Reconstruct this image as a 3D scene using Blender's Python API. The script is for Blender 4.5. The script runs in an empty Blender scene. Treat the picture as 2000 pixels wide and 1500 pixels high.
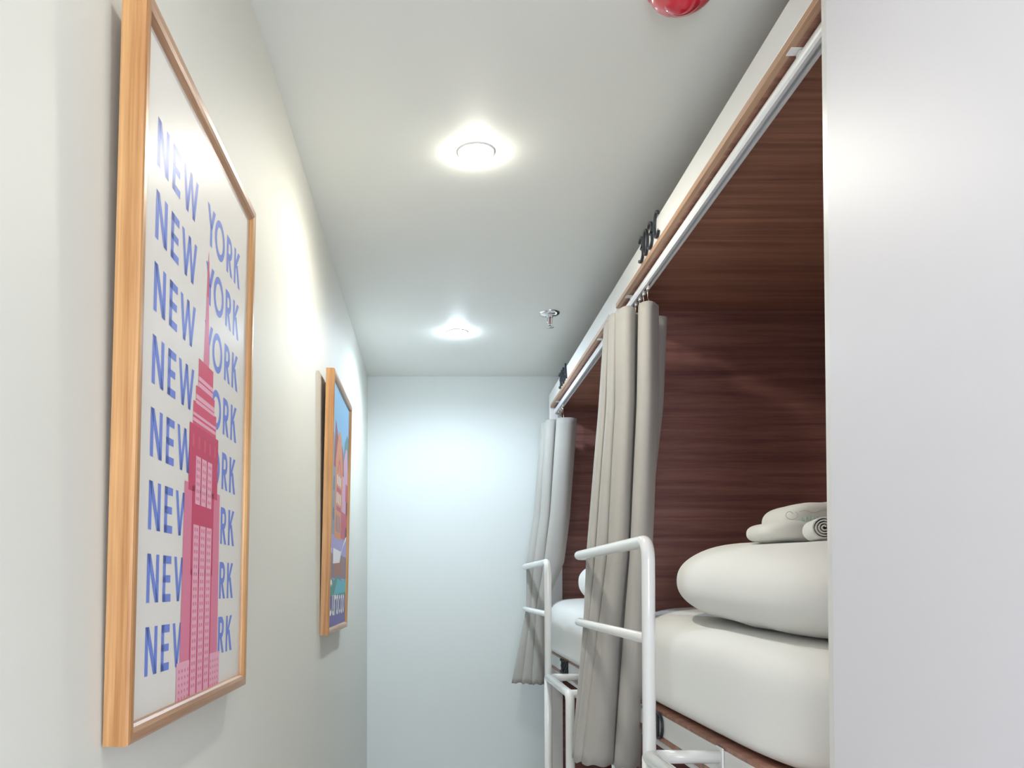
import bpy, bmesh, math, random
from mathutils import Vector, Matrix, noise
random.seed(7)
S = bpy.context.scene
C = S.collection

# ------------------------------------------------------------------ camera, world, light, exposure
EYE = 1.56                       # eye height above the floor; heights below are given from the eye
cam = bpy.data.cameras.new('camera')
cam.sensor_width = 36.0
cam.lens = 36.0 * 1650 / 2000
cam.shift_x = 0.0775
cam.shift_y = 0.1775
cam.clip_start = 0.02
camo = bpy.data.objects.new('camera', cam)
C.objects.link(camo)
camo.location = (0, 0, EYE)
camo.rotation_euler = (math.radians(91.4), 0, 0)
S.camera = camo

S.view_settings.view_transform = 'Standard'
S.view_settings.look = 'None'
S.view_settings.gamma = 1
S.view_settings.use_curve_mapping = False
S.view_settings.exposure = 0.80

w = bpy.data.worlds.new('world')
S.world = w
w.use_nodes = True
w.node_tree.nodes['Background'].inputs[0].default_value = (0.86, 0.90, 1.0, 1)
w.node_tree.nodes['Background'].inputs[1].default_value = 9.5

# downlights: x, y, colour, beam power (W), glow of the opal diffuser
LAMP = [(0.14, 0.72, (1.0, 0.96, 0.88), 3.5, 18.0), (0.14, 2.69, (1.0, 0.96, 0.85), 12.5, 105.0), (0.135, 4.62, (0.72, 0.86, 1.0), 25.0, 140.0)]

XL, YB, HC = -0.433, 5.60, 1.40          # left wall, far wall, ceiling (above eye)
XB = 0.753                               # bunk front plane
PITCH = 1.932                            # one bunk unit to the next

def Z(h): return EYE + h

# daylight portal in the window added behind the camera
pl = bpy.data.lights.new('added_window_portal', 'AREA')
pl.shape = 'RECTANGLE'; pl.size = 0.86; pl.size_y = 1.46
pl.cycles.is_portal = True
po = bpy.data.objects.new('added_window_portal', pl)
C.objects.link(po)
po.location = (0.15, -1.83, Z(0.12)); po.rotation_euler = (math.radians(90), 0, 0)   # -Z looks along +Y

# ------------------------------------------------------------------ materials
def srgb(r, g, b):
    f = lambda c: (c / 255 / 12.92) if c / 255 <= 0.04045 else ((c / 255 + 0.055) / 1.055) ** 2.4
    return (f(r), f(g), f(b), 1)

def mat(name, col, rough=0.5, metal=0.0, bump=0.0, bscale=200.0, spec=0.5, sheen=0.0, var=0.0, vscale=6.0, coat=0.0):
    m = bpy.data.materials.new(name); m.use_nodes = True
    nt = m.node_tree; p = nt.nodes['Principled BSDF']
    p.inputs['Base Color'].default_value = col
    p.inputs['Roughness'].default_value = rough
    p.inputs['Metallic'].default_value = metal
    p.inputs['Specular IOR Level'].default_value = spec
    p.inputs['Sheen Weight'].default_value = sheen
    p.inputs['Coat Weight'].default_value = coat
    tc = nt.nodes.new('ShaderNodeTexCoord')
    if var > 0:
        n = nt.nodes.new('ShaderNodeTexNoise'); n.inputs['Scale'].default_value = vscale; n.inputs['Detail'].default_value = 4
        nt.links.new(tc.outputs['Object'], n.inputs['Vector'])
        mx = nt.nodes.new('ShaderNodeMix'); mx.data_type = 'RGBA'
        mx.inputs[6].default_value = [c * (1 - var) for c in col[:3]] + [1]
        mx.inputs[7].default_value = [min(1, c * (1 + var)) for c in col[:3]] + [1]
        nt.links.new(n.outputs['Fac'], mx.inputs[0]); nt.links.new(mx.outputs[2], p.inputs['Base Color'])
    if bump > 0:
        n2 = nt.nodes.new('ShaderNodeTexNoise'); n2.inputs['Scale'].default_value = bscale; n2.inputs['Detail'].default_value = 3
        nt.links.new(tc.outputs['Object'], n2.inputs['Vector'])
        b = nt.nodes.new('ShaderNodeBump'); b.inputs['Strength'].default_value = bump; b.inputs['Distance'].default_value = 0.002
        nt.links.new(n2.outputs['Fac'], b.inputs['Height']); nt.links.new(b.outputs['Normal'], p.inputs['Normal'])
    return m

def wood(name, dark, light, axis, rough=0.45, scale=1.0, fine=1.0):
    """grain that runs along one object axis"""
    m = bpy.data.materials.new(name); m.use_nodes = True
    nt = m.node_tree; p = nt.nodes['Principled BSDF']
    tc = nt.nodes.new('ShaderNodeTexCoord'); mp = nt.nodes.new('ShaderNodeMapping')
    s = [22 * scale] * 3; s[axis] = 0.9 * scale
    mp.inputs['Scale'].default_value = s
    nt.links.new(tc.outputs['Object'], mp.inputs['Vector'])
    n = nt.nodes.new('ShaderNodeTexNoise'); n.inputs['Scale'].default_value = 1.0; n.inputs['Detail'].default_value = 5; n.inputs['Distortion'].default_value = 0.7
    nt.links.new(mp.outputs['Vector'], n.inputs['Vector'])
    mp2 = nt.nodes.new('ShaderNodeMapping'); s2 = [260 * fine] * 3; s2[axis] = 7 * fine
    mp2.inputs['Scale'].default_value = s2
    nt.links.new(tc.outputs['Object'], mp2.inputs['Vector'])
    n2 = nt.nodes.new('ShaderNodeTexNoise'); n2.inputs['Scale'].default_value = 1.0; n2.inputs['Detail'].default_value = 2
    nt.links.new(mp2.outputs['Vector'], n2.inputs['Vector'])
    ad = nt.nodes.new('ShaderNodeMath'); ad.operation = 'MULTIPLY_ADD'; ad.inputs[1].default_value = 0.35
    nt.links.new(n2.outputs['Fac'], ad.inputs[0]); nt.links.new(n.outputs['Fac'], ad.inputs[2])
    cr = nt.nodes.new('ShaderNodeValToRGB')
    cr.color_ramp.elements[0].position = 0.45; cr.color_ramp.elements[0].color = dark
    cr.color_ramp.elements[1].position = 0.88; cr.color_ramp.elements[1].color = light
    nt.links.new(ad.outputs[0], cr.inputs[0]); nt.links.new(cr.outputs[0], p.inputs['Base Color'])
    p.inputs['Roughness'].default_value = rough
    b = nt.nodes.new('ShaderNodeBump'); b.inputs['Strength'].default_value = 0.08; b.inputs['Distance'].default_value = 0.001
    nt.links.new(n2.outputs['Fac'], b.inputs['Height']); nt.links.new(b.outputs['Normal'], p.inputs['Normal'])
    return m

def emis(name, col, strength):
    m = bpy.data.materials.new(name); m.use_nodes = True
    p = m.node_tree.nodes['Principled BSDF']
    p.inputs['Base Color'].default_value = (0.8, 0.8, 0.8, 1)
    p.inputs['Emission Color'].default_value = (*col, 1)
    p.inputs['Emission Strength'].default_value = strength
    return m

def pane_mat(name, ior=1.5, tint=(1, 1, 1, 1), refl=0.2):
    m = bpy.data.materials.new(name); m.use_nodes = True
    nt = m.node_tree; nt.nodes.remove(nt.nodes['Principled BSDF'])
    t = nt.nodes.new('ShaderNodeBsdfTransparent'); t.inputs[0].default_value = tint
    g = nt.nodes.new('ShaderNodeBsdfGlossy'); g.inputs['Roughness'].default_value = 0.32
    f = nt.nodes.new('ShaderNodeFresnel'); f.inputs['IOR'].default_value = ior
    mx = nt.nodes.new('ShaderNodeMixShader')
    ge = nt.nodes.new('ShaderNodeNewGeometry'); iv = nt.nodes.new('ShaderNodeMath'); iv.operation = 'SUBTRACT'; iv.inputs[0].default_value = 1.0
    nt.links.new(ge.outputs['Backfacing'], iv.inputs[1])
    mu = nt.nodes.new('ShaderNodeMath'); mu.operation = 'MULTIPLY'
    sc = nt.nodes.new('ShaderNodeMath'); sc.operation = 'MULTIPLY'; sc.inputs[1].default_value = refl
    nt.links.new(f.outputs[0], sc.inputs[0])
    nt.links.new(sc.outputs[0], mu.inputs[0]); nt.links.new(iv.outputs[0], mu.inputs[1])
    nt.links.new(mu.outputs[0], mx.inputs[0]); nt.links.new(t.outputs[0], mx.inputs[1]); nt.links.new(g.outputs[0], mx.inputs[2])
    nt.links.new(mx.outputs[0], nt.nodes['Material Output'].inputs[0])
    return m

M = {}
M['wall'] = mat('wall_paint', (0.79, 0.79, 0.715, 1), 0.6, bump=0.05, bscale=120, var=0.012, vscale=2)
M['wall_far'] = mat('far_wall_paint', (0.745, 0.785, 0.765, 1), 0.6, bump=0.05, bscale=120, var=0.012, vscale=2)
M['ceil'] = mat('ceiling_paint', (0.88, 0.885, 0.84, 1), 0.55, bump=0.04, bscale=120)
M['panel'] = mat('white_laminate', (0.76, 0.75, 0.79, 1), 0.46, spec=0.35)
M['floor'] = mat('floor_vinyl', (0.80, 0.81, 0.82, 1), 0.35, var=0.05)
M['white'] = mat('white_lacquer', (0.82, 0.82, 0.80, 1), 0.3, bump=0.02, bscale=80)
M['tube'] = mat('white_powder_coat', (0.84, 0.85, 0.83, 1), 0.22, coat=0.3, bump=0.02, bscale=90)
M['track'] = mat('white_track', (0.82, 0.84, 0.86, 1), 0.25, coat=0.2, bump=0.01)
M['plastic'] = mat('white_plastic', (0.85, 0.85, 0.84, 1), 0.4, bump=0.02)
M['walnut'] = wood('walnut_panel', srgb(112, 73, 70), srgb(160, 112, 102), 0, 0.42, 1.6, 1.3)
M['walnut_y'] = wood('walnut_board', srgb(128, 86, 74), srgb(178, 128, 106), 0, 0.42, 1.6, 1.3)
M['walnut_edge'] = wood('walnut_edge_band', srgb(150, 112, 86), srgb(205, 165, 132), 1, 0.4)
M['oak_z'] = wood('oak_upright', srgb(160, 104, 54), srgb(224, 178, 122), 2, 0.38, 1.2)
M['oak_y'] = wood('oak_crosspiece', srgb(156, 110, 74), srgb(208, 168, 134), 1, 0.33, 1.2)
M['oak_dark'] = wood('oak_inner_lip', srgb(96, 64, 48), srgb(140, 98, 74), 2, 0.4, 1.2)
M['paper'] = mat('poster_paper', srgb(240, 237, 229), 0.7, bump=0.02)
M['ink_blue'] = mat('ink_blue', srgb(118, 142, 226), 0.7, bump=0.01)
M['ink_red'] = mat('ink_crimson', srgb(226, 84, 118), 0.7, bump=0.01)
M['ink_red2'] = mat('ink_deep_crimson', srgb(212, 66, 106), 0.7, bump=0.01)
M['ink_pink'] = mat('ink_pink', srgb(232, 132, 162), 0.7, bump=0.01)
M['ink_pale'] = mat('ink_pale_pink', srgb(246, 182, 202), 0.7, bump=0.01)
M['glass'] = pane_mat('picture_glass')
M['linen'] = mat('white_linen', (0.80, 0.80, 0.775, 1), 0.9, bump=0.12, bscale=400, sheen=0.15)
M['towel'] = mat('white_terry', (0.80, 0.80, 0.76, 1), 0.95, bump=0.6, bscale=900, sheen=0.3)
M['curtain'] = mat('grey_curtain_cloth', srgb(170, 167, 161), 0.85, bump=0.12, bscale=700, sheen=0.2, var=0.03, vscale=30)
M['steel'] = mat('chrome', (0.78, 0.78, 0.80, 1), 0.14, metal=1.0, bump=0.01)
M['brass'] = mat('dull_nickel', (0.62, 0.56, 0.46, 1), 0.3, metal=1.0, bump=0.01)
M['letter'] = mat('dark_grey_metal', srgb(46, 50, 56), 0.4, metal=0.2, bump=0.02)
M['black'] = mat('black_metal', srgb(30, 31, 36), 0.4, bump=0.02)
M['red'] = mat('red_lens', srgb(208, 36, 58), 0.16, coat=0.6, bump=0.01)
M['red2'] = mat('red_outer_lens', srgb(226, 92, 98), 0.22, coat=0.5, bump=0.01)
M['bulb'] = mat('red_glass_bulb', srgb(150, 30, 40), 0.1, bump=0.01)
M['slot'] = mat('slot_shadow_grey', srgb(60, 60, 62), 0.7, bump=0.02)
M['text_grey'] = mat('stitched_grey', srgb(196, 194, 188), 0.9, bump=0.05)
M['text_teal'] = mat('stitched_teal', srgb(172, 218, 200), 0.9, bump=0.05)

# ------------------------------------------------------------------ mesh helpers
def link(name, bm, m, parent=None, smooth=False, recalc=True):
    if recalc: bmesh.ops.recalc_face_normals(bm, faces=bm.faces[:])
    me = bpy.data.meshes.new(name); bm.to_mesh(me); bm.free()
    if smooth:
        for p in me.polygons: p.use_smooth = True
    for mm in (m if isinstance(m, (list, tuple)) else [m]): me.materials.append(mm)
    o = bpy.data.objects.new(name, me); C.objects.link(o)
    if parent is not None: o.parent = parent
    return o

def tag(o, label=None, cat=None, group=None, kind=None):
    if label: o['label'] = label
    if cat: o['category'] = cat
    if group: o['group'] = group
    if kind: o['kind'] = kind
    return o

def thing(name, label, cat, loc=(0, 0, 0), group=None):
    o = bpy.data.objects.new(name, None); C.objects.link(o)
    o.empty_display_size = 0.05
    o.location = loc
    return tag(o, label, cat, group)

def children(o): return [x for x in bpy.data.objects if x.parent == o]

def copy_tree(o, parent=None):
    c = o.copy(); C.objects.link(c)
    if parent is not None: c.parent = parent
    for ch in children(o): copy_tree(ch, c)
    return c

def box(bm, x0, x1, y0, y1, z0, z1, bev=0.0, seg=2, mi=0):
    r = bmesh.ops.create_cube(bm, size=1.0)
    vs = r['verts']
    for v in vs:
        v.co = Vector(((x0 + x1) / 2 + v.co.x * (x1 - x0), (y0 + y1) / 2 + v.co.y * (y1 - y0), (z0 + z1) / 2 + v.co.z * (z1 - z0)))
    fs = list({f for v in vs for f in v.link_faces})
    for f in fs: f.material_index = mi
    if bev > 0:
        es = list({e for v in vs for e in v.link_edges})
        bmesh.ops.bevel(bm, geom=es, offset=bev, segments=seg, affect='EDGES', profile=0.5)
    return bm

def B(*a, **k): return box(bmesh.new(), *a, **k)

def fillet(pts, r, n=7):
    """rounds the inner corners of a polyline"""
    pts = [Vector(p) for p in pts]; out = [pts[0]]
    for i in range(1, len(pts) - 1):
        a, b, c = pts[i - 1], pts[i], pts[i + 1]
        u = (a - b).normalized(); v = (c - b).normalized()
        rr = min(r, (a - b).length * 0.49, (c - b).length * 0.49)
        for k in range(n + 1):
            t = k / n
            p0 = b + u * rr; p1 = b + v * rr
            out.append((1 - t) ** 2 * p0 + 2 * t * (1 - t) * b + t * t * p1)
    out.append(pts[-1]); return out

def tube(bm, pts, r, seg=14, cap=True, dome=True):
    pts = [Vector(p) for p in pts]
    t0 = (pts[1] - pts[0]).normalized()
    ref = Vector((0, 0, 1)) if abs(t0.z) < 0.9 else Vector((0, 1, 0))
    nrm = t0.cross(ref).normalized()
    rings = []
    stations = []
    for i, p in enumerate(pts):
        if i == 0: t = t0
        elif i == len(pts) - 1: t = (pts[-1] - pts[-2]).normalized()
        else: t = ((pts[i] - pts[i - 1]).normalized() + (pts[i + 1] - pts[i]).normalized()).normalized()
        nrm = (nrm - t * nrm.dot(t)).normalized()
        stations.append((p, t, nrm.copy(), r))
    if dome:
        p, t, n, _ = stations[0]
        pre = [(p - t * r * 0.5 * math.sin(a), t, n, r * math.cos(a)) for a in (1.2, 0.7)]
        p, t, n, _ = stations[-1]
        post = [(p + t * r * 0.5 * math.sin(a), t, n, r * math.cos(a)) for a in (0.7, 1.2)]
        stations = pre + stations + post
    for p, t, n, rr in stations:
        bn = t.cross(n)
        rings.append([bm.verts.new(p + (n * math.cos(2 * math.pi * k / seg) + bn * math.sin(2 * math.pi * k / seg)) * rr) for k in range(seg)])
    for a, b in zip(rings, rings[1:]):
        for k in range(seg):
            bm.faces.new((a[k], a[(k + 1) % seg], b[(k + 1) % seg], b[k]))
    if cap:
        bm.faces.new(rings[0][::-1]); bm.faces.new(rings[-1])
    return bm

def lathe(bm, prof, seg=32, c=(0, 0, 0)):
    rings = []
    for r, z in prof:
        if r < 1e-6: rings.append([bm.verts.new((c[0], c[1], c[2] + z))])
        else: rings.append([bm.verts.new((c[0] + r * math.cos(2 * math.pi * k / seg), c[1] + r * math.sin(2 * math.pi * k / seg), c[2] + z)) for k in range(seg)])
    for a, b in zip(rings, rings[1:]):
        for k in range(seg):
            k2 = (k + 1) % seg
            if len(a) == 1 and len(b) == 1: continue
            if len(a) == 1: bm.faces.new((a[0], b[k], b[k2]))
            elif len(b) == 1: bm.faces.new((a[k], b[0], a[k2]))
            else: bm.faces.new((a[k], b[k], b[k2], a[k2]))
    return bm

def extrude_y(bm, loop, y0, y1):
    """closed (x,z) outline swept along y"""
    a = [bm.verts.new((x, y0, z)) for x, z in loop]
    b = [bm.verts.new((x, y1, z)) for x, z in loop]
    n = len(loop)
    for k in range(n): bm.faces.new((a[k], a[(k + 1) % n], b[(k + 1) % n], b[k]))
    bm.faces.new(a[::-1]); bm.faces.new(b)
    return bm

def sheet(bm, polys, x, th=0.0):
    """flat polygons in the y-z plane at depth x"""
    for pg in polys:
        bm.faces.new([bm.verts.new((x, y, z)) for y, z in pg])
    return bm

def face_up(bm):                      # make flat print face +x
    for f in bm.faces:
        f.normal_update()
        if f.normal.x < 0: f.normal_flip()
    return bm

def rbox(x0, x1, y0, y1, z0, z1, n=(8, 16, 6), e=5.0, puff=(0, 0, 0), wr=0.0, ws=4.0, seed=0, lowz=1.0):
    """soft box: superellipsoid-like cushion shape with bulging sides and a little wrinkling"""
    bm = bmesh.new()
    bmesh.ops.create_cube(bm, size=2.0)
    bmesh.ops.subdivide_edges(bm, edges=bm.edges[:], cuts=23, use_grid_fill=True)
    cx, cy, cz = (x0 + x1) / 2, (y0 + y1) / 2, (z0 + z1) / 2
    hx, hy, hz = (x1 - x0) / 2, (y1 - y0) / 2, (z1 - z0) / 2
    for v in bm.verts:
        a = v.co.copy()
        ex, ey, ez = (e if isinstance(e, tuple) else (e, e, e))
        m = max(abs(a.x), abs(a.y), abs(a.z))
        # project the cube onto a superellipsoid
        if a.z < 0: ez = ez * lowz
        s = 1.0
        lo, hi = 0.0, 1.5
        for _ in range(24):
            s = (lo + hi) / 2
            if abs(a.x * s) ** ex + abs(a.y * s) ** ey + abs(a.z * s) ** ez > 1: hi = s
            else: lo = s
        q = a * s
        p = Vector((cx + q.x * hx, cy + q.y * hy, cz + q.z * hz))
        if wr:
            d = Vector((q.x / hx, q.y / hy, q.z / hz)).normalized()
            p += d * wr * noise.noise(Vector((p.x * ws + seed, p.y * ws, p.z * ws * 1.3)))
        v.co = p
    return bm

def catmull(pts, n):
    out = []
    P = [pts[0]] + list(pts) + [pts[-1]]
    for i in range(1, len(P) - 2):
        for k in range(n):
            t = k / n
            p0, p1, p2, p3 = P[i - 1], P[i], P[i + 1], P[i + 2]
            out.append(tuple(0.5 * ((2 * b) + (-a + c) * t + (2 * a - 5 * b + 4 * c - d) * t * t + (-a + 3 * b - 3 * c + d) * t ** 3)
                             for a, b, c, d in zip(p0, p1, p2, p3)))
    out.append(tuple(pts[-1])); return out

# ------------------------------------------------------------------ the setting
def struct(name, bm, m, parent=None):
    o = link(name, bm, m, parent)
    if parent is None: o['kind'] = 'structure'
    return o
YR = -1.80
XR = 1.72
struct('floor', B(XL - 0.1, XR + 0.1, YR - 0.1, YB + 0.1, -0.1, 0), M['floor'])
struct('ceiling', B(XL - 0.1, XR + 0.1, YR - 0.1, YB + 0.1, Z(HC), Z(HC) + 0.1), M['ceil'])
struct('wall_left', B(XL - 0.1, XL, YR - 0.1, YB + 0.1, 0, Z(HC)), M['wall'])
struct('wall_far', B(XL, XR + 0.1, YB, YB + 0.1, 0, Z(HC)), M['wall_far'])
struct('wall_right', B(XR, XR + 0.1, 1.0, YB, 0, Z(HC)), M['wall'])
struct('wall_near_right', B(0.735, XR + 0.1, YR, 1.553, 0, Z(HC)), M['panel'])
# rear wall, with an unseen window added to bring daylight in
wx0, wx1, wz0, wz1 = -0.29, 0.59, Z(-0.62), Z(0.86)
bm = bmesh.new()
box(bm, XL, wx0, YR - 0.1, YR, 0, Z(HC)); box(bm, wx1, 0.735, YR - 0.1, YR, 0, Z(HC))
box(bm, wx0, wx1, YR - 0.1, YR, 0, wz0); box(bm, wx0, wx1, YR - 0.1, YR, wz1, Z(HC))
struct('wall_rear', bm, M['wall'])
bm = bmesh.new()
fw = 0.045
box(bm, wx0, wx0 + fw, YR - 0.07, YR - 0.02, wz0, wz1, 0.004); box(bm, wx1 - fw, wx1, YR - 0.07, YR - 0.02, wz0, wz1, 0.004)
box(bm, wx0, wx1, YR - 0.07, YR - 0.02, wz0, wz0 + fw, 0.004); box(bm, wx0, wx1, YR - 0.07, YR - 0.02, wz1 - fw, wz1, 0.004)
wn = struct('added_window', bm, M['white'])
link('added_window_pane', B(wx0 + fw, wx1 - fw, YR - 0.05, YR - 0.044, wz0 + fw, wz1 - fw), M['glass'], wn)

# ------------------------------------------------------------------ bunk units
WOODM = None
def bunk(y1, label, L=PITCH, pn=0.066, clips=(-0.25, -1.57)):
    """one two-storey bunk unit; y1 is its far end, built in unit coordinates (y from the far end)"""
    t = thing('bunk_bed', label, 'bunk bed', (XB, y1, 0))
    def P(name, bm, m, smooth=False, parent=t): return link(name, bm, m, parent, smooth)
    top = Z(1.238)
    pw, pd = 0.066, 0.073
    # white upright posts
    for y0, wd in ((-pw, pw), (-L, pn)):
        P('post', B(0, pd, y0, y0 + wd, 0, top, 0.002), M['white'])
    # wooden end panels, back and canopy
    dep = XR - XB - 0.02
    P('end_panel', B(0.0745, dep, -0.030, -0.001, 0.02, top - 0.075), M['walnut'])
    P('end_panel', B(0.0745, dep, -L + 0.001, -L + 0.030, 0.02, top - 0.075), M['walnut'])
    P('back_panel', B(dep - 0.02, dep, -L + 0.031, -0.031, 0.02, Z(1.142)), M['walnut'])
    for zt, beam_h, nm in ((1.160, 0.078, 'front_beam'), (-0.494, 0.070, 'lower_beam')):
        P(nm, B(0, 0.022, -L + pn + 0.0005, -pw - 0.0005, Z(zt + 0.0005), Z(zt + beam_h), 0.0015), M['white'])
        c = P('canopy_board', B(0.016, dep - 0.021, -L + 0.031, -0.031, Z(zt - 0.018), Z(zt)), M['walnut_y'])
        link('edge_band', B(-0.0005, 0.016, -L + pn + 0.0005, -pw - 0.0005, Z(zt - 0.018), Z(zt)), M['walnut_edge'] if zt > 0 else M['walnut_y'], c)
        # curtain track: a rounded tube with a slot in its underside, held by small clips
        rx, rz, rr = 0.0405, zt - 0.0395, 0.0185
        loop = [(rx + rr * math.cos(math.radians(a)), Z(rz + rr * math.sin(math.radians(a)))) for a in range(225, -46, -15)]
        e_ = rr * 0.7071
        loop += [(rx + e_, Z(rz - 0.0165)), (rx + 0.005, Z(rz - 0.0165)), (rx + 0.005, Z(rz - 0.0135)), (rx + 0.0085, Z(rz - 0.0135)), (rx + 0.0085, Z(rz - 0.002)),
                 (rx - 0.0085, Z(rz - 0.002)), (rx - 0.0085, Z(rz - 0.0135)), (rx - 0.005, Z(rz - 0.0135)), (rx - 0.005, Z(rz - 0.0165)), (rx - e_, Z(rz - 0.0165))]
        bm = extrude_y(bmesh.new(), loop, -L + pn + 0.003, -pw + 0.02)
        tr = P('curtain_track', bm, M['track'])
        for yb in clips:
            bm = bmesh.new()
            box(bm, 0.006, 0.050, yb - 0.014, yb + 0.014, Z(zt - 0.0205), Z(zt - 0.018), 0.0008, 1)
            box(bm, 0.026, 0.066, yb - 0.011, yb + 0.011, Z(rz + 0.010), Z(zt - 0.0205), 0.002, 1)
            k = link('track_clip', bm, M['plastic'], tr)
    # mattress platform, with its wooden front edge
    b = P('bed_platform', B(0.016, dep - 0.021, -L + 0.031, -0.031, Z(-0.424), Z(-0.412)), M['walnut_y'])
    link('edge_band', B(0.001, 0.016, -L + pn + 0.0005, -pw - 0.0005, Z(-0.4235), Z(-0.412)), M['walnut_y'], b)
    b = P('lower_platform', B(0.016, dep - 0.021, -L + 0.031, -0.031, 0.30, 0.32), M['walnut_y'])
    P('kick_board', B(0, 0.02, -L + pn + 0.001, -pw - 0.001, 0.0, 0.30, 0.002), M['white'])
    return t

YA = 3.510
bunk(YA, 'white framed wooden bunk numbered 303C, the near one with the big pillow', 1.955, 0.057, (-0.21, -1.735))
bunk(YA + PITCH, 'white framed wooden bunk beyond the near curtain, against the far wall')

# ------------------------------------------------------------------ bedding
def mattress(y1, label, x0, yend, ex, low, edge):
    t = thing('mattress', label, 'mattress', (0, 0, 0), 'upper bunk mattresses')
    bm = rbox(x0, 1.66, y1 - 1.86, yend, Z(-0.4115), Z(-0.066), e=(ex, edge, 4.2), lowz=low)
    for v in bm.verts:
        q = (v.co.z - Z(-0.4115)) / 0.345
        k = min(1, max(0, (y1 - 0.10 - v.co.y) / 0.6)); k = k * k * (3 - 2 * k)
        v.co.z -= 0.040 * k * q
        v.co.z -= 0.022 * q * min(1, max(0, (y1 - 0.55 - v.co.y) / 1.0))
        q2 = min(1, q * 3)
        v.co.x -= 0.006 * q2 * noise.noise(Vector((v.co.y * 4, v.co.z * 3, y1)))
        v.co.z += 0.005 * q2 * noise.noise(Vector((v.co.y * 5, v.co.x * 5, y1 + 3)))
    link('sheeted_mattress', bm, M['linen'], t, True)
    return t

def pillow(y1, label):
    bm = rbox(0.802, 1.42, y1 - 1.74, y1 - 0.46, Z(-0.122), Z(0.134), e=(3.0, 4.4, 2.3), wr=0.007, ws=5, seed=y1)
    for v in bm.verts: v.co.z += 0.030 * (v.co.y - (y1 - 1.0)) / 0.6
    for v in bm.verts:            # the underside lies flat on the mattress
        k = min(1, max(0, (y1 - 0.10 - v.co.y) / 0.6)); k = k * k * (3 - 2 * k)
        zt = Z(-0.066 - 0.040 * k - 0.022 * min(1, max(0, (y1 - 0.55 - v.co.y) / 1.0))) + 0.004
        if v.co.z < zt: v.co.z = zt
    o = link('pillow', bm, M['linen'], None, True)
    return tag(o, label, 'pillow', 'bed pillows')

mattress(YA, 'thick white sheeted mattress on the near upper bunk, under the big pillow', 0.762, YA - 0.045, 5, 5.0, 6)
mattress(YA + PITCH, 'white sheeted mattress of the far bunk, seen left of the near curtain', 0.706, YA + PITCH - 0.070, 9, 2.2, 14)
pillow(YA, 'plump white pillow on the near bunk, folded towels on top of it')
pillow(YA + PITCH, 'white pillow on the far bunk, its end peeping out left of the near curtain')

# folded towel with a printed edge, and a rolled hand towel in front of it
t = thing('folded_towel', 'white folded towel with grey and teal stitching, lying on the near pillow', 'towel', (1.155, 2.46, Z(0.160)))
link('lower_fold', rbox(-0.215, 0.20, -0.13, 0.12, -0.040, 0.036, e=(3, 6, 2.6), wr=0.006, ws=12, seed=3), M['towel'], t, True)
link('upper_fold', rbox(-0.172, 0.20, -0.126, 0.11, -0.020, 0.080, e=(3.4, 6, 2.8), wr=0.006, ws=14, seed=8), M['towel'], t, True)
bm = bmesh.new()
YT = -0.1268
pts = [Vector((-0.170 + 0.013 * math.cos(a) + 0.010 * k, YT, 0.036 + 0.011 * math.sin(a))) for k, a in [(i / 12, 0.4 + i * 0.42) for i in range(18)]]
tube(bm, pts, 0.0009, 5)
pts = [Vector((-0.140 + 0.0075 * i, YT, 0.046 + 0.004 * math.sin(i * 0.9) + 0.0004 * i)) for i in range(17)]
tube(bm, pts, 0.0009, 5)
tag(link('grey_script', bm, M['text_grey'], t, True), kind='stuff')
bm = bmesh.new()
for k in range(11):
    if k == 5: continue
    x = -0.132 + k * 0.0105
    tube(bm, [(x, YT, 0.022), (x, YT, 0.033)], 0.0013, 5)
    if k % 2: tube(bm, [(x, YT, 0.033), (x + 0.006, YT, 0.028), (x, YT, 0.027)], 0.0012, 5)
    else: tube(bm, [(x, YT, 0.022), (x + 0.006, YT, 0.0225)], 0.0012, 5)
tag(link('teal_lettering', bm, M['text_teal'], t, True), kind='stuff')

def rolled(name, label, loc, ln, r0, turns, rot):
    t = thing(name, label, 'towel', loc)
    t.rotation_euler = (0, 0, rot)
    bm = bmesh.new()
    N = int(turns * 22); th = 0.0062
    inner, outer = [], []
    for i in range(N + 1):
        a = i / 22 * 2 * math.pi
        r = 0.0008 + (r0 - 0.0008) * i / N
        inner.append((r * math.cos(a), r * math.sin(a) * 0.95)); outer.append(((r + th * 0.62) * math.cos(a), (r + th * 0.62) * math.sin(a) * 0.95))
    def ring(y): return [bm.verts.new((x, y, z)) for x, z in inner], [bm.verts.new((x, y, z)) for x, z in outer]
    ys = [0, 0.01, ln * 0.33, ln * 0.66, ln - 0.01, ln]
    R = [ring(y) for y in ys]
    for (a, b), (c, d) in zip(R, R[1:]):
        for i in range(N):
            bm.faces.new((a[i], a[i + 1], c[i + 1], c[i])); bm.faces.new((b[i], d[i], d[i + 1], b[i + 1]))
    for a, b in (R[0], R[-1]):
        for i in range(N): bm.faces.new((a[i], a[i + 1], b[i + 1], b[i]))
    link('terry_roll', bm, M['towel'], t, True)
    return t
rolled('rolled_towel', 'small white towel rolled up, spiral end showing beside the white partition', (0.990, 2.13, Z(0.150)), 0.14, 0.029, 4.0, math.radians(-14))

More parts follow.
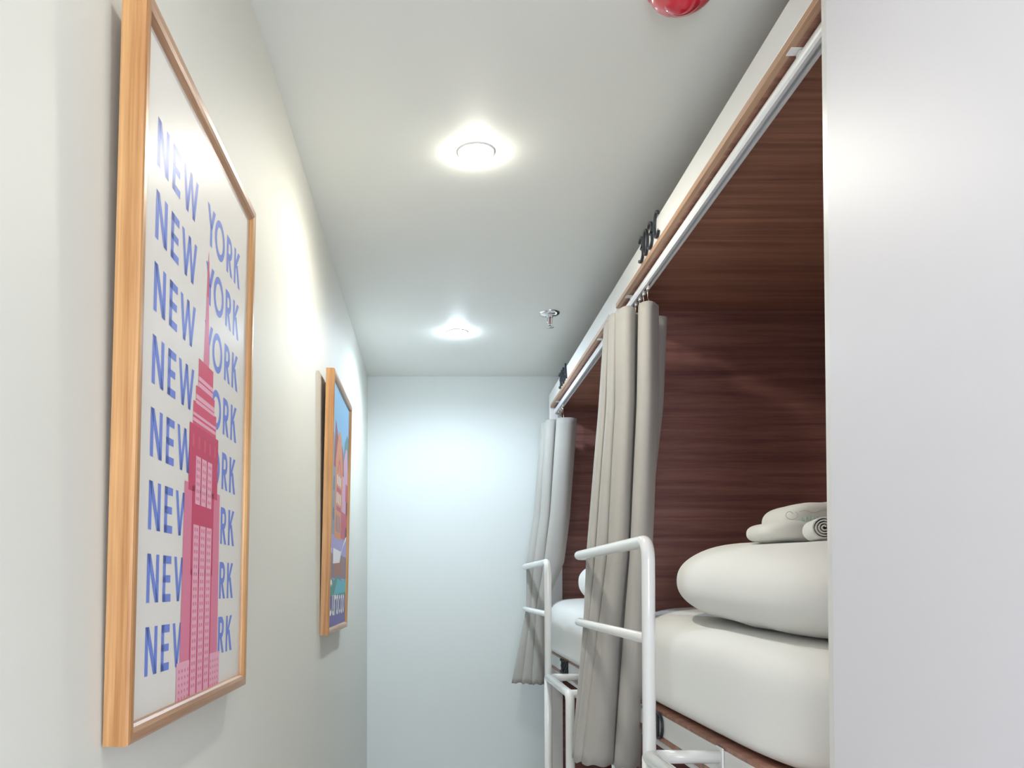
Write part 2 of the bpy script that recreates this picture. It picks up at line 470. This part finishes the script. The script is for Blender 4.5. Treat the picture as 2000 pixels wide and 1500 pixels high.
# ------------------------------------------------------------------ curtains
def eye_x(px, y): return (px - 845) / 1650 * y        # metres from the eye line at depth y
def curtain(levels, label, hook_pts, group):
    """levels: (height, [(x, y), ...]) from top to hem, every level with the same number of fold points"""
    t = thing('bunk_curtain', label, 'curtain', (0, 0, 0), group)
    bm = bmesh.new()
    rows = []
    NV = 46
    H = [l[0] for l in levels]
    nS = 4
    for r in range(NV + 1):
        h = H[0] + (H[-1] - H[0]) * r / NV
        # smooth blend between the key levels
        k = 0
        while k < len(H) - 2 and h < H[k + 1]: k += 1
        f = (H[k] - h) / (H[k] - H[k + 1])
        pts = [((1 - f) * a[0] + f * b[0], (1 - f) * a[1] + f * b[1]) for a, b in zip(levels[k][1], levels[k + 1][1])]
        line = catmull(pts, nS)
        row = []
        for i, (x, y) in enumerate(line):
            d = 0.006 * noise.noise(Vector((i * 0.15, h * 2.2, 5.0))) * (r / NV)
            dz = 0.004 * math.sin(i * 0.9) * (r / NV) ** 6
            row.append(bm.verts.new((x + d, y + d * 0.6, Z(h + dz))))
        rows.append(row)
    for a, b in zip(rows, rows[1:]):
        for i in range(len(a) - 1): bm.faces.new((a[i], a[i + 1], b[i + 1], b[i]))
    o = link('cloth', bm, M['curtain'], t, True)
    so = o.modifiers.new('thickness', 'SOLIDIFY'); so.thickness = 0.0022; so.offset = 0
    # sewn top band
    for (x, y) in hook_pts:
        bm = bmesh.new()
        ht = H[0]
        box(bm, 0.7935 - 0.004, 0.7935 + 0.004, y - 0.007, y + 0.007, Z(1.094), Z(1.110), 0.0015, 1)
        g = link('glider', bm, M['plastic'], t)
        bm = bmesh.new()
        c = Vector((0.7935, y, Z(1.079)))
        tube(bm, [c + Vector((0.3, 0.95, 0)).normalized() * 0.010 * math.cos(a) + Vector((0, 0, 0.016 * math.sin(a))) for a in [i * math.pi / 8 for i in range(17)]], 0.0016, 6, True, False)
        # pin dropping into the heading of the cloth
        tube(bm, [c + Vector((0, 0, -0.015)), Vector((x, y, Z(ht - 0.005))), Vector((x, y, Z(ht - 0.040)))], 0.0014, 6, True, False)
        link('hook', bm, M['brass'], g, True)
    return t

def lev(h, pts, ysc=1.0, ybase=3.07, dy=0.0):
    out = []
    for px, y in pts:
        yy = ybase + (y - ybase) * ysc + dy
        out.append((eye_x(px, yy), yy))
    return (h, out)
def fold(l, r, yf, dp, rev=False):
    w_ = r - l
    p = [(l, yf + dp), (l + 0.06 * w_, yf + 0.42 * dp), (l + 0.32 * w_, yf + 0.05 * dp), (l + 0.68 * w_, yf), (r - 0.06 * w_, yf + 0.38 * dp), (r, yf + dp)]
    return p[::-1] if rev else p
def near_level(h, Bf, Cf, Df, Ef, ar, sc=1.0, base=3.05):
    p = fold(*Bf, 3.055, 0.075) + fold(*Cf, 3.110, 0.080, True) + [(ar - 6, 3.225), (ar, 3.255), (ar - 8, 3.275)] + fold(*Df, 3.190, 0.075, True) \
        + fold(*Ef, 3.275, 0.070, True) + [(Ef[0] + 25, 3.375)]
    return lev(h, p, sc, base)
near = [
    near_level(1.040, (1250, 1287), (1211, 1246), (1192, 1214), (1184, 1197), 1303),
    near_level(0.690, (1246, 1286), (1209, 1243), (1186, 1211), (1172, 1190), 1295),
    near_level(0.130, (1231, 1271), (1191, 1229), (1164, 1194), (1148, 1168), 1262, 0.74),
    near_level(-0.140, (1219, 1259), (1174, 1214), (1151, 1177), (1141, 1156), 1248, 0.74),
    near_level(-0.655, (1197, 1245), (1142, 1199), (1121, 1160), (1118, 1140), 1235, 0.74),
]
curtain(near, 'grey curtain gathered in folds at the end of the near bunk 303C', [(0.805, 3.09), (0.79, 3.15), (0.80, 3.21), (0.78, 3.27), (0.76, 3.33), (0.74, 3.39)], 'bunk curtains')
def far_level(h, Ff, Gf, Hf, sc=1.0):
    p = fold(*Ff, 5.10, 0.05) + fold(*Gf, 5.16, 0.06, True) + fold(*Hf, 5.25, 0.06, True) + [(Hf[0] + 14, 5.335)]
    return lev(h, p, sc, 5.09)
far = [
    far_level(1.025, (1088, 1126), (1067, 1092), (1059, 1075)),
    far_level(0.440, (1075, 1112), (1056, 1080), (1043, 1062)),
    far_level(0.150, (1063, 1100), (1043, 1068), (1029, 1050), 0.5),
    far_level(-0.125, (1048, 1063), (1038, 1054), (1029, 1044), 0.5),
    far_level(-0.590, (1038, 1062), (1020, 1045), (1000, 1026), 0.5),
]
curtain(far, 'grey curtain of the far bunk, hanging beside the pale end wall', [(0.80, 5.12), (0.79, 5.17), (0.78, 5.23), (0.76, 5.30)], 'bunk curtains')

# ------------------------------------------------------------------ ladders
XG = 0.566
def ladder(dy, label):
    t = thing('bunk_ladder', label, 'ladder', (0, dy, 0), 'white tube bunk ladders')
    yf, yn = 2.218, 1.56
    r = 0.019
    zt, zl, zs = Z(0.120), Z(-0.138), Z(-0.445)
    ye = 3.33 - 0.017
    # far stile rises past the bed and bends into the upper grab rail
    P = fillet([(XG, yf, 0), (XG, yf, zt), (XG, ye, zt), (XB - 0.001, ye, zt)], 0.055, 9)
    P[0] = Vector((XG, yf, 0))
    link('stile', tube(bmesh.new(), [(XG, yf, 0.0), (XG, yf, zs)], r, 18, True, False), M['tube'], t, True)
    link('grab_rail', tube(bmesh.new(), [Vector((XG, yf, zs))] + P[1:], 0.0175, 18), M['tube'], t, True)
    link('lower_grab_rail', tube(bmesh.new(), fillet([(XG, yf + 0.010, zl), (XG, ye, zl), (XB - 0.001, ye, zl)], 0.035, 7), 0.0145, 16), M['tube'], t, True)
    # near stile stops at the platform height and bends over to the far one
    link('stile', tube(bmesh.new(), fillet([(XG, yn, 0), (XG, yn, zs), (XG, yf, zs)], 0.04, 7), r, 18, True, False), M['tube'], t, True)
    for y in (yf, yn + 0.02):
        s = link('stand_off', tube(bmesh.new(), [(XG + 0.008, y, zs), (XB - 0.001, y, zs)], 0.0175, 18, True, False), M['tube'], t, True)
        link('fixing_plate', B(XB - 0.006, XB - 0.0005, y - 0.026, y + 0.026, zs - 0.026, zs + 0.026, 0.002), M['tube'], s)
    for z in (0.20, 0.42, 0.64):
        link('rung', tube(bmesh.new(), [(XG, yn, z), (XG, yf, z)], 0.015, 14, True, False), M['tube'], t, True)
    return t
ladder(0, 'white tube ladder with grab rails in front of the near curtain and mattress')
ladder(PITCH, 'white tube ladder with grab rails on the far bunk, by the pale end wall')

# ------------------------------------------------------------------ bunk numbers
def arc(cx, cy, rx, ry, a0, a1, n=10):
    return [(cx + rx * math.cos(math.radians(a0 + (a1 - a0) * i / n)), cy + ry * math.sin(math.radians(a0 + (a1 - a0) * i / n))) for i in range(n + 1)]
GL = {  # stroke paths in a 0.6 x 1 cell
    '3': [arc(0.27, 0.74, 0.25, 0.24, 150, -80, 12) + arc(0.27, 0.26, 0.27, 0.25, 80, -150, 12)],
    '0': [arc(0.28, 0.5, 0.25, 0.49, 90, 450, 24)],
    'C': [arc(0.30, 0.5, 0.28, 0.48, 42, 318, 18)],
    'A': [[(0.0, 0.0), (0.28, 1.0), (0.56, 0.0)], [(0.11, 0.33), (0.45, 0.33)]],
    'D': [[(0.04, 0.0), (0.04, 1.0)], [(0.04, 1.0)] + arc(0.18, 0.5, 0.38, 0.5, 90, -90, 14) + [(0.04, 0.0)]],
    'B': [[(0.05, 0.0), (0.05, 1.0)], [(0.05, 1.0)] + arc(0.25, 0.76, 0.24, 0.24, 90, -90, 8) + [(0.05, 0.52)], [(0.25, 0.52)] + arc(0.27, 0.26, 0.27, 0.26, 90, -90, 8) + [(0.05, 0.0)]],
}
def ribbon(bm, path, wd, d0, d1, fx):
    """a flat metal stroke with thickness: path (u,v) -> fx(u,v,depth)"""
    n = len(path); L, R = [], []
    for i, p in enumerate(path):
        a = path[max(0, i - 1)]; b = path[min(n - 1, i + 1)]
        if i == 0 and path[0] == path[-1]: a = path[-2]
        if i == n - 1 and path[0] == path[-1]: b = path[1]
        dx, dy = b[0] - a[0], b[1] - a[1]; l = math.hypot(dx, dy) or 1
        nx, ny = -dy / l * wd / 2, dx / l * wd / 2
        L.append((p[0] + nx, p[1] + ny)); R.append((p[0] - nx, p[1] - ny))
    vs = [[bm.verts.new(fx(q[0], q[1], d)) for q in side] for d in (d0, d1) for side in (L, R)]
    for i in range(n - 1):
        for a, b in ((0, 1), (2, 3), (0, 2), (1, 3)):
            bm.faces.new((vs[a][i], vs[a][i + 1], vs[b][i + 1], vs[b][i]))
    for i in (0, n - 1): bm.faces.new((vs[0][i], vs[1][i], vs[3][i], vs[2][i]))
def number(text, ys, h0, hh, label):
    t = thing('bunk_number', label, 'number sign', (XB, 0, Z(h0)), 'metal bunk numbers')
    cell = 0.062
    for ch, y in zip(text, ys):
        bm = bmesh.new()
        # read from the corridor: the characters run away along -y to the viewer's right
        fx = lambda u, v, d: Vector((-d, y - u * cell / 0.6 * 1.0, v * hh))
        for st in GL[ch]:
            path = [(p[0] * cell / 0.6, p[1] * hh) for p in st]
            ribbon(bm, path, 0.0078, 0.0015, 0.0095, lambda u, v, d: Vector((-d, y - u, v)))
        # stand-off pins touching the board
        box(bm, -0.0015, 0.0, y - 0.033, y - 0.027, 0.02, 0.03)
        link('numeral' if ch.isdigit() else 'letter', bm, M['letter'], t)
    return t
for dy, let, low in ((0, 'C', 'D'), (PITCH, 'A', 'B')):
    near_ = dy == 0
    number('303' + let, [3.032 + dy, 2.967 + dy, 2.907 + dy, 2.822 + dy], 1.164, 0.088,
           'dark metal number 303%s on the white beam above the %s' % (let, 'near bunk' if near_ else 'far bunk'))
    number('303' + low, [3.025 + dy, 2.960 + dy, 2.900 + dy, 2.822 + dy], -0.500, 0.080,
           'dark metal number ending in %s low on the %s, below the mattress' % (low, 'near bunk' if near_ else 'far bunk'))

# ------------------------------------------------------------------ framed posters
def frame(y0, y1, hb, ht, xb, tilt, label, fronts):
    """thing at the bottom of the frame's back; local x out of the wall, y along it, z up"""
    t = thing('framed_poster', label, 'picture', (xb, y0, Z(hb)))
    t.rotation_euler = (0, tilt, 0)
    W, H = y1 - y0, ht - hb
    fwid, dep = 0.026, 0.034
    prof = [(0, 0), (0, dep - 0.005), (0.0015, dep - 0.0015), (0.005, dep), (fwid - 0.010, dep), (fwid - 0.004, dep - 0.002), (fwid - 0.001, dep - 0.006), (fwid, dep - 0.010), (fwid, 0.0)]
    cs = [((0, 0), (1, 1)), ((W, 0), (-1, 1)), ((W, H), (-1, -1)), ((0, H), (1, -1))]
    for i in range(4):
        (a, da), (b, db) = cs[i], cs[(i + 1) % 4]
        bm = bmesh.new()
        A = [bm.verts.new((x, a[0] + da[0] * q, a[1] + da[1] * q)) for q, x in prof]
        Bv = [bm.verts.new((x, b[0] + db[0] * q, b[1] + db[1] * q)) for q, x in prof]
        n = len(prof)
        for k in range(n): bm.faces.new((A[k], A[(k + 1) % n], Bv[(k + 1) % n], Bv[k]))
        bm.faces.new(A[::-1]); bm.faces.new(Bv)
        o = link('frame_side', bm, M['oak_y'] if i in (0, 2) else M['oak_z'], t, False)
    link('backing_board', B(0.002, 0.021, fwid + 0.0002, W - fwid - 0.0002, fwid + 0.0002, H - fwid - 0.0002), M['walnut_edge'], t)
    xp = 0.0225
    pr = link('poster_print', face_up(sheet(bmesh.new(), [[(fwid, fwid), (W - fwid, fwid), (W - fwid, H - fwid), (fwid, H - fwid)]], xp)), fronts['paper'], t, False, False)
    fronts['build'](pr, xp, fwid, W, H)
    link('glass_pane', B(xp + 0.0022, xp + 0.0032, fwid + 0.0003, W - fwid - 0.0003, fwid + 0.0003, H - fwid - 0.0003), M['glass'], t)
    return t

# capital letters as overlapping convex pieces, in a cell of height 1; returns (width, polygons)
def bar(a, b, wd):
    dx, dy = b[0] - a[0], b[1] - a[1]; l = math.hypot(dx, dy); nx, ny = -dy / l * wd / 2, dx / l * wd / 2
    return [(a[0] + nx, a[1] + ny), (b[0] + nx, b[1] + ny), (b[0] - nx, b[1] - ny), (a[0] - nx, a[1] - ny)]
def ringp(cx, cy, rx, ry, wx, wy, a0=0, a1=360, n=28):
    out = []
    for i in range(n):
        p = math.radians(a0 + (a1 - a0) * i / n); q = math.radians(a0 + (a1 - a0) * (i + 1) / n)
        out.append([(cx + rx * math.cos(p), cy + ry * math.sin(p)), (cx + rx * math.cos(q), cy + ry * math.sin(q)),
                    (cx + (rx - wx) * math.cos(q), cy + (ry - wy) * math.sin(q)), (cx + (rx - wx) * math.cos(p), cy + (ry - wy) * math.sin(p))])
    return out
def rect(x0, x1, y0, y1): return [(x0, y0), (x1, y0), (x1, y1), (x0, y1)]
def slant(xb, xt, w_): return [(xb - w_ / 2, 0), (xb + w_ / 2, 0), (xt + w_ / 2, 1), (xt - w_ / 2, 1)]
s_ = 0.19
LET = {
    'N': [rect(0, s_, 0, 1), rect(0.56, 0.56 + s_, 0, 1), [(0, 1), (0.22, 1), (0.75, 0), (0.53, 0)]],
    'E': [rect(0, s_, 0, 1), rect(0, 0.56, 0, 0.17), rect(0, 0.56, 0.83, 1), rect(0, 0.52, 0.42, 0.58)],
    'W': [slant(0.34, 0.09, 0.18), slant(0.34, 0.60, 0.17), slant(0.86, 0.60, 0.17), slant(0.86, 1.11, 0.18)],
    'Y': [rect(0.29, 0.29 + s_, 0, 0.48), [(0.29, 0.46), (0.48, 0.46), (0.22, 1), (0.0, 1)], [(0.29, 0.46), (0.48, 0.46), (0.77, 1), (0.55, 1)]],
    'O': ringp(0.5, 0.5, 0.51, 0.52, 0.19, 0.17),
    'R': [rect(0, s_, 0, 1), rect(s_, 0.32, 0.83, 1), rect(s_, 0.32, 0.40, 0.56)] + ringp(0.32, 0.70, 0.29, 0.30, 0.19, 0.16, -90, 90, 12) + [[(0.20, 0.42), (0.40, 0.42), (0.66, 0), (0.44, 0)]],
    'K': [rect(0, s_, 0, 1), [(0.18, 0.42), (0.30, 0.56), (0.68, 1.0), (0.44, 1.0), (0.18, 0.64)], [(0.24, 0.54), (0.42, 0.62), (0.72, 0), (0.48, 0)]],
}
def new_york(pr, xp, fwid, W, H):
    hh = 0.070; top0 = 0.674 + 0.209
    ink = xp + 0.0003
    starts = [('N', 0.035), ('E', 0.106), ('W', 0.160), ('Y', 0.302), ('O', 0.355), ('R', 0.441), ('K', 0.501)]
    for r in range(8):
        z0 = top0 - r * 0.1045 - hh
        for ch, u in starts:
            bm = bmesh.new()
            for pg in LET[ch]:
                sheet(bm, [[(fwid + 0.026 + u + p[0] * hh * 1.0, z0 + p[1] * hh) for p in pg]], ink)
            link('letter', face_up(bm), M['ink_blue'], pr, False, False)
    cx = fwid + 0.343
    zb = fwid
    Q = lambda h: h + 0.209           # height above the frame's lower edge
    layer = [0]
    def art(name, m, polys):
        layer[0] += 1
        o = link(name, face_up(sheet(bmesh.new(), polys, ink + 0.00006 * layer[0])), M[m], pr, False, False)
        if name in ('window_dots', 'parapet_windows'): o['kind'] = 'stuff'      # flat print, a few pixels each
    R = lambda a, b, c, d: rect(cx + a, cx + b, Q(c), Q(d))
    art('tower_spire', 'ink_pink', [[(cx - 0.018, Q(0.385)), (cx + 0.018, Q(0.385)), (cx + 0.007, Q(0.50)), (cx + 0.004, Q(0.575)), (cx - 0.004, Q(0.575)), (cx - 0.008, Q(0.50))],
                                    [(cx - 0.003, Q(0.57)), (cx + 0.003, Q(0.57)), (cx, Q(0.592))]])
    art('spire_tip', 'ink_red', [[(cx - 0.007, Q(0.51)), (cx + 0.006, Q(0.51)), (cx + 0.004, Q(0.572)), (cx - 0.004, Q(0.572))]])
    art('tower_crown', 'ink_red', [R(-0.047, 0.047, 0.340, 0.389), R(-0.060, 0.060, 0.312, 0.340), R(-0.074, 0.074, 0.270, 0.312)])
    art('crown_bands', 'ink_pale', [R(-0.047, 0.047, 0.352, 0.359), R(-0.047, 0.047, 0.341, 0.349), R(-0.060, 0.060, 0.318, 0.326), R(-0.060, 0.060, 0.310, 0.316), R(-0.074, 0.074, 0.288, 0.293), R(-0.074, 0.074, 0.278, 0.284)])
    art('tower_wings', 'ink_pink', [[(cx - 0.118, Q(-0.125)), (cx + 0.118, Q(-0.125)), (cx + 0.112, Q(0.172)), (cx - 0.112, Q(0.172))]])
    art('tower_shaft', 'ink_red2', [R(-0.092, 0.092, 0.16, 0.272), R(-0.070, 0.070, 0.02, 0.17), R(-0.066, 0.066, -0.183, 0.03)])
    art('tower_base', 'ink_pale', [R(-0.134, -0.064, -0.183, -0.122)])
    art('tower_base', 'ink_pale', [R(0.064, 0.134, -0.183, -0.122)])
    art('tower_windows', 'ink_pale', [R(-0.052 + 0.037 * k, -0.022 + 0.037 * k, 0.140, 0.222) for k in range(3)] + [R(-0.058 + 0.041 * k, -0.024 + 0.041 * k, -0.183, 0.105) for k in range(3)])
    art('parapet_windows', 'ink_red', [R(-0.076 + 0.035 * k, -0.064 + 0.035 * k, 0.235, 0.256) for k in range(5)])
    dots = []
    for k in range(3):
        for r in range(22):
            z = 0.094 - r * 0.0126
            for q in (0.006, 0.019): dots.append(R(-0.058 + 0.041 * k + q, -0.058 + 0.041 * k + q + 0.008, z, z + 0.006))
        for r in range(6):
            z = 0.210 - r * 0.0126
            for q in (0.006, 0.017): dots.append(R(-0.052 + 0.037 * k + q, -0.052 + 0.037 * k + q + 0.007, z, z + 0.006))
    for sgn in (-1, 1):
        for c in range(4):
            for r in range(5):
                x = sgn * (0.072 + 0.016 * c); z = -0.134 - r * 0.011
                dots.append(R(x - 0.003, x + 0.003, z - 0.005, z))
    art('window_dots', 'ink_pink', dots)
frame(1.107, 1.803, -0.209, 0.806, -0.4305, 0.0168,
      'large oak framed poster of a pink tower over blue NEW YORK lettering', {'paper': M['paper'], 'build': new_york})

for n_, c in dict(sky=(138, 200, 246), roof=(160, 74, 84), orange=(232, 150, 100), pinkh=(226, 176, 206), greyh=(150, 160, 176), redh=(206, 84, 106), teal=(90, 150, 160), lilac=(176, 168, 222),
                  cream=(246, 236, 226), brown=(150, 120, 128), rust=(176, 116, 92), aqua=(92, 190, 204), green=(86, 150, 140), indigo=(108, 102, 172), maroon=(140, 30, 70), white=(248, 248, 250), slate=(110, 122, 150)).items():
    M['p_' + n_] = mat('print_' + n_, srgb(*c), 0.7, bump=0.01)
def curacao(pr, xp, fwid, W, H):
    ink = xp + 0.0003
    layer = [0]
    y = lambda u: fwid + u * (W - 2 * fwid)
    z = lambda v: fwid + v * (H - 2 * fwid)
    def art(name, m, polys):
        layer[0] += 1
        link(name, face_up(sheet(bmesh.new(), [[(y(a), z(b)) for a, b in pg] for pg in polys], ink + 0.00006 * layer[0])), M['p_' + m], pr, False, False)
    art('quay', 'lilac', [rect(0, 1, 0.30, 0.50)])
    art('grey_house', 'greyh', [rect(0, 0.34, 0.38, 0.72), [(0, 0.72), (0.34, 0.72), (0.12, 0.80), (0.06, 0.80)]])
    art('tree', 'teal', [[(0.66, 0.66), (1, 0.66), (1, 0.86), (0.9, 0.87), (0.76, 0.82)]])
    art('pink_house', 'pinkh', [rect(0.66, 1, 0.44, 0.70), [(0.66, 0.70), (1, 0.70), (0.92, 0.80), (0.84, 0.80)]])
    art('red_roof', 'roof', [[(0.16, 0.66), (0.42, 0.66), (0.36, 0.80), (0.22, 0.86)], [(0.56, 0.66), (0.74, 0.66), (0.68, 0.76), (0.58, 0.79)]])
    art('orange_house', 'orange', [rect(0.26, 0.66, 0.37, 0.70), [(0.26, 0.70), (0.66, 0.70), (0.58, 0.78), (0.52, 0.83), (0.42, 0.83), (0.34, 0.78)]])
    art('red_house', 'redh', [rect(0.62, 1, 0.38, 0.50), rect(0.86, 1, 0.56, 0.64), [(0.36, 0.66), (0.46, 0.72), (0.58, 0.66), (0.58, 0.645), (0.46, 0.70), (0.36, 0.645)], rect(0.34, 0.60, 0.57, 0.59), rect(0.34, 0.60, 0.49, 0.51)])
    art('maroon_door', 'maroon', [rect(0.9, 1, 0.50, 0.56)])
    art('maroon_door', 'maroon', [rect(0.88, 1, 0.38, 0.44)])
    art('cream_shutters', 'cream', [rect(0.34 + 0.09 * k, 0.39 + 0.09 * k, 0.52, 0.565) for k in range(3)] + [rect(0.34 + 0.09 * k, 0.39 + 0.09 * k, 0.60, 0.64) for k in range(3)])
    art('house_windows', 'slate', [rect(0.34 + 0.09 * k, 0.38 + 0.09 * k, 0.40, 0.47) for k in range(3)] + [rect(0.04 + 0.12 * k, 0.10 + 0.12 * k, 0.44, 0.49) for k in range(2)] + [rect(0.04 + 0.12 * k, 0.10 + 0.12 * k, 0.56, 0.62) for k in range(2)])
    art('water', 'brown', [[(0, 0.20), (1, 0.20), (1, 0.30), (0.7, 0.305), (0.2, 0.30), (0, 0.31)]])
    art('reflection', 'rust', [[(0.3, 0.21), (0.7, 0.22), (0.72, 0.27), (0.5, 0.285), (0.32, 0.26)]])
    art('boat', 'white', [[(0.22, 0.26), (0.58, 0.27), (0.66, 0.31), (0.9, 0.39), (0.98, 0.40), (0.98, 0.385), (0.80, 0.35), (0.66, 0.32), (0.22, 0.325)], [(0, 0.27), (0.10, 0.275), (0.14, 0.32), (0, 0.33)]])
    art('shallow_water', 'green', [[(0, 0.12), (1, 0.12), (1, 0.20), (0.8, 0.19), (0.5, 0.21), (0.3, 0.19), (0, 0.21)]])
    art('bright_water', 'aqua', [[(0.3, 0.13), (1, 0.14), (1, 0.20), (0.7, 0.19), (0.5, 0.20)]])
    art('foot_band', 'indigo', [rect(0, 1, 0, 0.125)])
    # the place name in white letters
    h0, hs, hc = 0.045, 0.085, 0.150
    uw = W - 2 * fwid
    def put(polys, u, sc_, wd):
        bm = bmesh.new()
        sheet(bm, [[(y(u) + p[0] * wd * uw, z(h0) + p[1] * sc_ * (H - 2 * fwid)) for p in pg] for pg in polys], ink + 0.002)
        link('letter', face_up(bm), M['p_white'], pr, False, False)
    put(ringp(0.5, 0.5, 0.5, 0.5, 0.2, 0.13, 50, 310, 20), 0.05, hc, 0.17)
    U = [rect(0, 0.24, 0.2, 1), rect(0.66, 0.9, 0, 1)] + ringp(0.45, 0.3, 0.45, 0.3, 0.24, 0.2, 180, 360, 10)
    Rr = [rect(0, 0.24, 0, 1)] + ringp(0.5, 0.6, 0.5, 0.4, 0.24, 0.2, 40, 180, 8)
    Aa = ringp(0.42, 0.5, 0.42, 0.5, 0.22, 0.18) + [rect(0.64, 0.88, 0, 1)]
    Cc = ringp(0.5, 0.5, 0.46, 0.5, 0.22, 0.18, 45, 315, 14)
    Oo = ringp(0.48, 0.5, 0.46, 0.5, 0.22, 0.18)
    for gl, u in ((U, 0.215), (Rr, 0.335), (Aa, 0.435), (Cc, 0.565), (Aa, 0.685), (Oo, 0.815)): put(gl, u, hs, 0.115)
frame(3.243, 3.950, -0.188, 0.845, -0.4325, 0.0205,
      'smaller looking oak framed poster further along, colourful houses above white Curacao lettering', {'paper': M['p_sky'], 'build': curacao})

# ------------------------------------------------------------------ ceiling fittings
for i, (x, y, col, beam, pw) in enumerate(LAMP):
    t = thing('downlight', ['round white recessed downlight near the doorway, nearest to the camera', 'round white recessed downlight level with the near bunk, larger in view',
                            'round white recessed downlight level with the far bunk, smaller in view'][i], 'ceiling light', (x, y, Z(HC)), 'ceiling downlights')
    bm = lathe(bmesh.new(), [(0.052, 0.0), (0.052, -0.0035), (0.057, -0.0045), (0.060, -0.003), (0.0612, -0.001), (0.0612, 0.0)], 40)
    link('trim_ring', bm, M['plastic'], t, True)
    bm = lathe(bmesh.new(), [(0.0, -0.022), (0.018, -0.0214), (0.034, -0.0188), (0.046, -0.0135), (0.053, -0.007), (0.055, -0.0005)], 32)
    link('diffuser', bm, emis('downlight_glow_%d' % i, col, pw), t, True)
    sp = bpy.data.lights.new('downlight_beam', 'SPOT')
    sp.energy = beam; sp.color = col; sp.spot_size = math.radians(172); sp.spot_blend = 0.5; sp.shadow_soft_size = 0.028
    so = bpy.data.objects.new('downlight_beam', sp); C.objects.link(so)
    so.parent = t; so.location = (0, 0, -0.035)

t = thing('fire_sprinkler', 'small chrome sprinkler head on the ceiling, right of the far downlight', 'sprinkler', (0.600, 4.29, Z(HC)))
link('escutcheon', lathe(bmesh.new(), [(0.052, 0.0), (0.052, -0.003), (0.046, -0.010), (0.030, -0.014), (0.016, -0.016), (0.016, -0.024), (0.0, -0.024)], 36), M['steel'], t, True)
for sgn in (-1, 1):
    link('arm', tube(bmesh.new(), fillet([(sgn * 0.012, 0, -0.022), (sgn * 0.013, 0, -0.045), (sgn * 0.004, 0, -0.066)], 0.015, 5), 0.0024, 10), M['steel'], t, True)
link('glass_bulb', tube(bmesh.new(), [(0, 0, -0.024), (0, 0, -0.058)], 0.0028, 10), M['bulb'], t, True)
link('deflector', lathe(bmesh.new(), [(0.0, -0.062), (0.006, -0.064), (0.006, -0.071), (0.020, -0.074), (0.020, -0.0755), (0.0, -0.0765)], 24), M['steel'], t, True)

t = thing('alarm_beacon', 'glossy red domed beacon on the ceiling, cut off by the top of the picture', 'alarm', (0.580, 1.93, Z(HC)))
link('base', lathe(bmesh.new(), [(0.082, 0.0), (0.082, -0.008), (0.078, -0.010), (0.0, -0.010)], 40), M['red'], t, True)
link('outer_lens', lathe(bmesh.new(), [(0.074, -0.010), (0.074, -0.016)] + [(0.074 * math.cos(a), -0.016 - 0.040 * math.sin(a)) for a in [i * math.pi / 20 for i in range(1, 10)]] + [(0.0, -0.056)], 40), M['red2'], t, True)
link('inner_lens', lathe(bmesh.new(), [(0.050, -0.026)] + [(0.050 * math.cos(a), -0.026 - 0.039 * math.sin(a)) for a in [i * math.pi / 24 for i in range(1, 12)]] + [(0.0, -0.065)], 40), M['red'], t, True)
